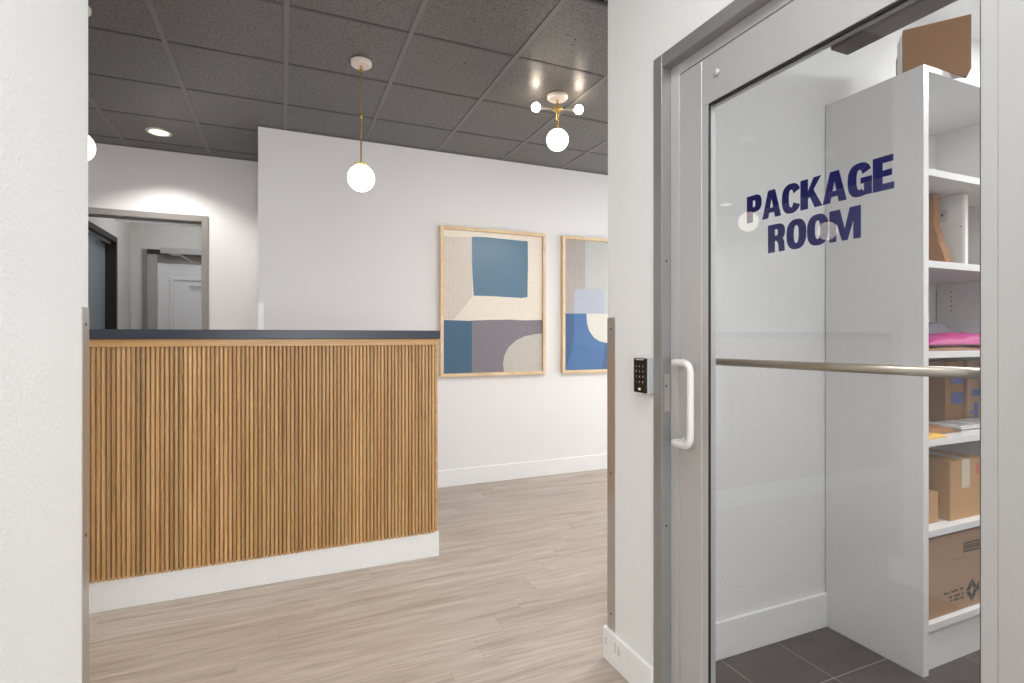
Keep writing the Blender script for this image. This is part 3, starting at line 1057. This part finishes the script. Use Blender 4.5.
hc = empty('door_closer', (-.95, HY - .06, 2.14))
tag(hc, 'silver door closer above the white hall door', 'door closer')
box('body', (-1.215, HY - .085, 2.145), (-.62, HY - .031, 2.207), 'silver_plastic', hc, .004)
bm = bmesh.new()
tube(bm, [(-1.12, HY - .06, 2.14), (-1.02, HY - .16, 2.125), (-.92, HY - .05, 2.075)], .009, 8)
obj('arm', bm, 'silver_plastic', hc)

# ================================================================== PACKAGE SHELF
UX0, UX1, UY0, UY1, UZ = 2.149, 2.94, 1.203, 1.587, 2.243
un = empty('shelf_unit', ((UX0 + UX1) / 2, (UY0 + UY1) / 2, .004))
tag(un, 'tall white laminate shelf unit in the package room', 'shelf')
box('side_panel', (UX0, UY0, .004), (UX0 + .031, UY1, UZ), 'white_lam', un, .0008)
box('side_panel', (UX1 - .019, UY0, .004), (UX1, UY1, UZ), 'white_lam', un, .0008)
SH = [.186, .532, .868, 1.195, 1.53, 1.87, UZ]
for z in SH[:-1]:
    box('shelf_board', (UX0 + .0315, UY0 + .004, z - .026), (UX1 - .0195, UY1 - .008, z), 'white_lam', un, .0008)
box('top_panel', (UX0 + .0315, UY0, UZ - .02), (UX1 - .0195, UY1, UZ), 'white_lam', un, .0008)
box('back_panel', (UX0 + .0315, UY1 - .0075, .16), (UX1 - .0195, UY1, UZ - .0205), 'white_lam', un)
box('kick_board', (UX0 + .0315, UY0 + .02, .004), (UX1 - .0195, UY0 + .036, .159), 'white_lam', un, .0008)
for y in (1.516, 1.26):
    for k in range(5):
        z = 1.46 - .022 * k
        bm = bmesh.new()
        tube(bm, [(UX1 - .0196, y, z), (UX1 - .0185, y, z)], .003, 8)
        bmesh.ops.translate(bm, verts=bm.verts, vec=(-.0006, 0, 0))
        obj('pin_hole', bm, 'ink', un)
box('corner_gap', (UX1 - .0215, UY1 - .0095, 1.285), (UX1 - .0194, UY1 - .0076, 1.475), 'frame_dark', un)

def carton(name, label, lo, hi, mat='card', rot=0.0, tape=True, pivot=None, cat='box'):
    """cardboard carton: walls, top flaps with a seam, tape"""
    cx, cy = (lo[0] + hi[0]) / 2, (lo[1] + hi[1]) / 2
    t = empty(name, (cx, cy, lo[2]))
    tag(t, label, cat)
    h = hi[2] - .003
    box('carton_body', lo, (hi[0], hi[1], h), mat, t, .002)
    box('flap', (lo[0] + .001, lo[1] + .001, h), (hi[0] - .001, cy - .001, hi[2]), mat, t)
    box('flap', (lo[0] + .001, cy + .001, h), (hi[0] - .001, hi[1] - .001, hi[2]), mat, t)
    if rot:
        t.rotation_euler = (0, 0, rot)
    return t
# lowest shelf: large carton with recycling print, upside down
z0 = SH[0]
c1 = carton('cardboard_box', 'large dull brown carton with black recycling print on the lowest shelf', (2.184, 1.226, z0), (2.70, 1.54, z0 + .302), 'card_grey')
def print_poly(parent, poly, y, mat='ink', name='print_mark', th=.0006):
    return prism_obj(name, poly, y - th, y, 'y', mat, parent)
def pz(px, py, Y=1.226):
    return on_wall(px, py, Y)
def cell(px0, py0, k):
    return lambda a, b: pz(px0 + a * k, py0 + b * k)
c = cell(924, 528, .1376)
# arrows diamond
ctr = [c(348, 362), c(390, 432), c(348, 535), c(302, 462)]
def lerp2(a, b, t_):
    return (a[0] + (b[0] - a[0]) * t_, a[1] + (b[1] - a[1]) * t_)
mid = (sum(p[0] for p in ctr) / 4, sum(p[1] for p in ctr) / 4)
for i in range(4):
    a, b = ctr[i], ctr[(i + 1) % 4]
    a_, b_ = lerp2(a, b, .04), lerp2(a, b, .90)
    print_poly(c1, [a_, b_, lerp2(b_, mid, .60), lerp2(a_, mid, .60)], 1.2258)
print_poly(c1, [c(382, 420), c(397, 380), c(399, 440), c(385, 455)], 1.2258)
for r0, (xa, ya, xb, yb) in enumerate(((148, 485, 288, 436), (182, 508, 288, 476), (192, 532, 288, 504))):
    n = 11 if r0 == 0 else 9
    for i in range(n):
        if (i + r0) % 5 == 3:
            continue
        u0, u1 = i / n, (i + .72) / n
        p0 = (xa + (xb - xa) * u0, ya + (yb - ya) * u0); p1 = (xa + (xb - xa) * u1, ya + (yb - ya) * u1)
        hgt = 14 if (i * 7 + r0) % 3 else 19
        print_poly(c1, [c(p0[0], p0[1] + 5), c(p1[0], p1[1] + 5), c(p1[0], p1[1] + 5 - hgt), c(p0[0], p0[1] + 5 - hgt)], 1.2258)
for i in range(5):        # row of panels at the top right
    xa, xb = 287 + 25 * i, 287 + 25 * i + 21
    f = lambda x: (x - 287) * -.235
    q0, q1 = c(xa, 178 + f(xa)), c(xb, 178 + f(xb))
    q2, q3 = c(xb, 105 + f(xb)), c(xa, 105 + f(xa))
    m_ = ((q0[0] + q2[0]) / 2, (q0[1] + q2[1]) / 2)
    qs = [q0, q1, q2, q3]
    for e in range(4):
        a, b = qs[e], qs[(e + 1) % 4]
        print_poly(c1, [a, b, lerp2(b, m_, .28), lerp2(a, m_, .28)], 1.2258)
    print_poly(c1, [lerp2(q, m_, .62) for q in qs], 1.2258)
print_poly(c1, [c(200, 243), c(288, 214), c(288, 208), c(200, 236)], 1.2258, 'card_dark')

# second shelf
z0 = SH[1]
c2 = carton('cardboard_box', 'taped tan carton standing on the second lowest shelf', (2.380, 1.238, z0), (2.590, 1.50, z0 + .232), 'card')
prism_obj('tape', [(2.455, z0 + .12), (2.508, z0 + .12), (2.508, z0 + .2325), (2.455, z0 + .2325)], 1.2372, 1.2379, 'y', 'tape', c2)
box('tape', (2.455, 1.2372, z0 + .2321), (2.508, 1.45, z0 + .2328), 'tape', c2)
prism_obj('label_mark', [(2.553, z0 + .165), (2.572, z0 + .165), (2.572, z0 + .21), (2.553, z0 + .21)], 1.2374, 1.2379, 'y', 'ink_orange', c2)
prism_obj('label_mark', [(1.275, z0 + .05), (1.30, z0 + .05), (1.30, z0 + .085), (1.275, z0 + .085)], 2.3793, 2.3799, 'x', 'ink_orange', c2)
c3 = carton('cardboard_box', 'small tan carton half hidden left of the taped carton', (2.20, 1.252, z0), (2.330, 1.36, z0 + .118), 'card')

def cushion(name, label, cat, cx, cy, z, w, d, h, mat, seed, rough=.35, n=18, parent_obj=None, tilt=0.0, rot=0.0):
    """soft lumpy package: closed pillow with crumples"""
    rnd = random.Random(seed)
    ph = [(rnd.uniform(4, 11), rnd.uniform(4, 11), rnd.uniform(0, 6), rnd.uniform(.3, 1)) for _ in range(7)]
    bm = bmesh.new()
    top, bot = [], []
    for i in range(n + 1):
        rt, rb = [], []
        for j in range(n + 1):
            u, v_ = i / n * 2 - 1, j / n * 2 - 1
            e = max(0, (1 - abs(u) ** 3)) ** .6 * max(0, (1 - abs(v_) ** 3)) ** .6
            lump = sum(a * math.sin(fx * u + p) * math.sin(fy * v_ + p * 1.7) for fx, fy, p, a in ph) / 7
            wob = 1 + .05 * math.sin(3 * u + seed) + .04 * math.sin(5 * v_ + seed * 2)
            x, y = u * w / 2 * wob, v_ * d / 2 * wob
            zz = h * e * (.75 + rough * lump) + tilt * (u + 1) * e
            xr, yr = x * math.cos(rot) - y * math.sin(rot), x * math.sin(rot) + y * math.cos(rot)
            rt.append(bm.verts.new((cx + xr, cy + yr, z + .004 + max(0, zz))))
            rb.append(bm.verts.new((cx + xr, cy + yr, z)))
        top.append(rt); bot.append(rb)
    for i in range(n):
        for j in range(n):
            bm.faces.new((top[i][j], top[i + 1][j], top[i + 1][j + 1], top[i][j + 1]))
            bm.faces.new((bot[i][j], bot[i][j + 1], bot[i + 1][j + 1], bot[i + 1][j]))
    for k in range(n):
        for a, b in (((k, 0), (k + 1, 0)), ((k + 1, n), (k, n)), ((0, k + 1), (0, k)), ((n, k), (n, k + 1))):
            bm.faces.new((top[a[0]][a[1]], bot[a[0]][a[1]], bot[b[0]][b[1]], top[b[0]][b[1]]))
    o = obj(name, bm, mat, None, None, True)
    tag(o, label, cat)
    return o
cushion('plastic_parcel', 'pink plastic parcel peeking out right of the taped carton', 'parcel', 2.76, 1.37, z0, .22, .20, .15, 'pink', 5)
cushion('parcel_bag', 'dark parcel in the gap behind the small tan carton', 'parcel', 2.28, 1.45, z0, .14, .14, .17, 'bronze', 9)

# third shelf: cartons with blue print, newspapers, envelopes
z0 = SH[2]
c4 = carton('cardboard_box', 'brown carton with blue print at the back, left of its pair', (2.665, 1.405, z0), (2.80, 1.56, z0 + .272), 'card_dark')
c5 = carton('cardboard_box', 'brown carton with blue print at the back, right of its pair', (2.804, 1.392, z0), (2.915, 1.56, z0 + .272), 'card_grey')
for par, a, b, y in ((c4, (952, 384), (963, 378), 1.4045), (c4, (951, 404), (962.5, 392), 1.4045), (c5, (972, 396), (980.5, 389), 1.3915), (c5, (974, 419), (978, 402), 1.3915), (c5, (970, 414), (972.5, 410), 1.3915)):
    p, q = on_wall(*a, y), on_wall(*b, y)
    prism_obj('print_mark', [(p[0], p[1]), (q[0], p[1]), (q[0], q[1]), (p[0], q[1])], y - .0006, y, 'y', 'ink_blue', par)
nw = empty('newspaper_stack', (2.68, 1.32, z0))
tag(nw, 'low stack of folded newspapers on the middle shelf', 'newspapers')
for i in range(4):
    dx = (i % 2) * .008
    box('newspaper', (2.48 + dx, 1.25 + dx, z0 + .0052 * i), (2.88 + dx, 1.385 - dx, z0 + .0052 * i + .005), 'paper', nw, .0012)
for i in range(9):
    xx = 2.50 + .042 * i
    box('print_line', (xx, 1.27, z0 + .0206), (xx + .024, 1.275 + .09 * ((i * 5) % 3) / 2 + .01, z0 + .0211), 'frame_grey', nw)
cushion('kraft_envelope', 'brown kraft envelope lying on the middle shelf', 'envelope', 2.336, 1.315, z0, .27, .11, .034, 'kraft', 3, .2)
e2 = cushion('padded_envelope', 'yellow padded envelope at the front edge of the middle shelf', 'envelope', 2.252, 1.238, z0, .12, .055, .014, 'mustard', 4, .15)
lb = box('paper_slip', (2.24, 1.30, z0 + .040), (2.36, 1.35, z0 + .042), 'paper', None)
tag(lb, 'white paper slip resting on the brown kraft envelope', 'paper')

# fourth shelf: magenta bag
z0 = SH[3]
cushion('mailer_bag', 'glossy magenta plastic mailer bag on the shelf', 'mailer bag', 2.56, 1.31, z0 + .021, .66, .165, .056, 'magenta', 11, .6, 26)
cushion('film_bag', 'crumpled grey plastic film behind the magenta bag', 'mailer bag', 2.54, 1.49, z0, .64, .13, .165, 'grey_film', 12, .3, 22)
cushion('kraft_envelope', 'flat brown kraft mailer under the magenta bag', 'envelope', 2.375, 1.30, z0, .33, .165, .016, 'kraft', 13, .2)
cushion('pink_mailer', 'flat pink mailer under the right end of the magenta bag', 'envelope', 2.728, 1.30, z0, .32, .165, .016, 'pink', 14, .2)

# fifth shelf: white flat box, kraft bag, flat mailer
z0 = SH[4]
wbx = empty('white_flat_box', (2.585, 1.39, z0))
tag(wbx, 'white flat carton standing on edge on the upper shelf', 'box')
box('carton_body', (2.565, 1.287, z0), (2.593, 1.55, 1.836), 'white_box', wbx, .003)
box('end_flap', (2.567, 1.2835, z0 + .01), (2.591, 1.2865, 1.83), 'white_box', wbx, .001)
prism_obj('label_sticker', [(1.345, 1.735), (1.405, 1.725), (1.405, 1.775), (1.345, 1.785)], 2.5640, 2.5649, 'x', 'paper', wbx)
for y in (1.360, 1.374):
    prism_obj('print_mark', [(y, 1.757), (y + .009, 1.756), (y + .009, 1.766), (y, 1.767)], 2.5634, 2.5640, 'x', 'ink', wbx)
prism_obj('print_mark', [(1.292, 1.70), (1.302, 1.70), (1.302, 1.703), (1.292, 1.703)], 2.5640, 2.5649, 'x', 'ink', wbx)
# crumpled kraft bag: slanting front edge
bm = bmesh.new()
rnd = random.Random(21)
NZ, NY = 12, 8
g0, g1 = [], []
for i in range(NZ + 1):
    u = i / NZ
    zz = z0 + u * .305
    yf = 1.286 + .048 * min(1, u * 1.8) + .006 * max(0, u - .55) + (.003 if i % 3 == 1 else 0)
    r0_, r1_ = [], []
    for j in range(NY + 1):
        y = yf + (1.53 - yf) * j / NY
        bul = .02 * math.sin(PI * j / NY) * (1 - .5 * u)
        r0_.append(bm.verts.new((2.455 - bul + rnd.uniform(-.004, .004), y, zz)))
        r1_.append(bm.verts.new((2.50 + bul * .5 + rnd.uniform(-.003, .003), y, zz)))
    g0.append(r0_); g1.append(r1_)
for i in range(NZ):
    for j in range(NY):
        bm.faces.new((g0[i][j], g0[i + 1][j], g0[i + 1][j + 1], g0[i][j + 1]))
        bm.faces.new((g1[i][j], g1[i][j + 1], g1[i + 1][j + 1], g1[i + 1][j]))
    bm.faces.new((g0[i][0], g1[i][0], g1[i + 1][0], g0[i + 1][0]))
    bm.faces.new((g0[i][NY], g0[i + 1][NY], g1[i + 1][NY], g1[i][NY]))
for j in range(NY):
    bm.faces.new((g0[0][j], g0[0][j + 1], g1[0][j + 1], g1[0][j]))
    bm.faces.new((g0[NZ][j], g1[NZ][j], g1[NZ][j + 1], g0[NZ][j + 1]))
kb = obj('kraft_bag', bm, 'kraft', None)
tag(kb, 'crumpled brown kraft paper bag leaning by the white flat carton', 'paper bag')
fm = box('flat_mailer', (2.63, 1.215, z0), (2.86, 1.40, z0 + .014), 'card', None, .002)
tag(fm, 'thin tan cardboard mailer lying right of the white flat carton', 'mailer')

# carton on top of the unit, turned and with an open flap
z0 = UZ
tb = empty('cardboard_box', (2.38, 1.33, z0))
tag(tb, 'brown carton with a loose flap on top of the shelf unit', 'box')
A, Bp = Vector((2.225, 1.318)), Vector((2.345, 1.152))
dr = Vector((.805, .585)) * .27
def quad_prism(name, pts2, za, zb, mat, parent):
    return prism_obj(name, [tuple(p) for p in pts2], za, zb, 'z', mat, parent)
quad_prism('carton_body', [A, Bp, Bp + dr, A + dr], z0 + .0005, z0 + .200, 'card_dark', tb)
n2 = Vector((-.585, .805))
bm = bmesh.new()
prism(bm, [tuple(A + n2 * .003), tuple(A + n2 * .006), tuple(A + dr * .30 + n2 * .012), tuple(A + dr * .30 + n2 * .009)], None, z0 + .001, z0 + .185, 'z')
obj('side_flap', bm, 'white_box', tb)
quad_prism('top_flap', [A + dr * .02, Bp + dr * .02, Bp + dr * .48, A + dr * .48], z0 + .2002, z0 + .204, 'card', tb)
bm = bmesh.new()
q = [bm.verts.new((*(Bp + (A - Bp) * .02), z0)), bm.verts.new((*(Bp + (A - Bp) * .34), z0)), bm.verts.new((*(Bp + (A - Bp) * .10 - n2 * .0 + Vector((-.010, -.010))), z0 - .026))]
q2 = [bm.verts.new(v_.co + Vector((.002, .0015, .001))) for v_ in q]
bm.faces.new(q); bm.faces.new(q2[::-1])
for i in range(3):
    bm.faces.new((q[i], q2[i], q2[(i + 1) % 3], q[(i + 1) % 3]))
obj('bottom_flap', bm, 'card_dark', tb)
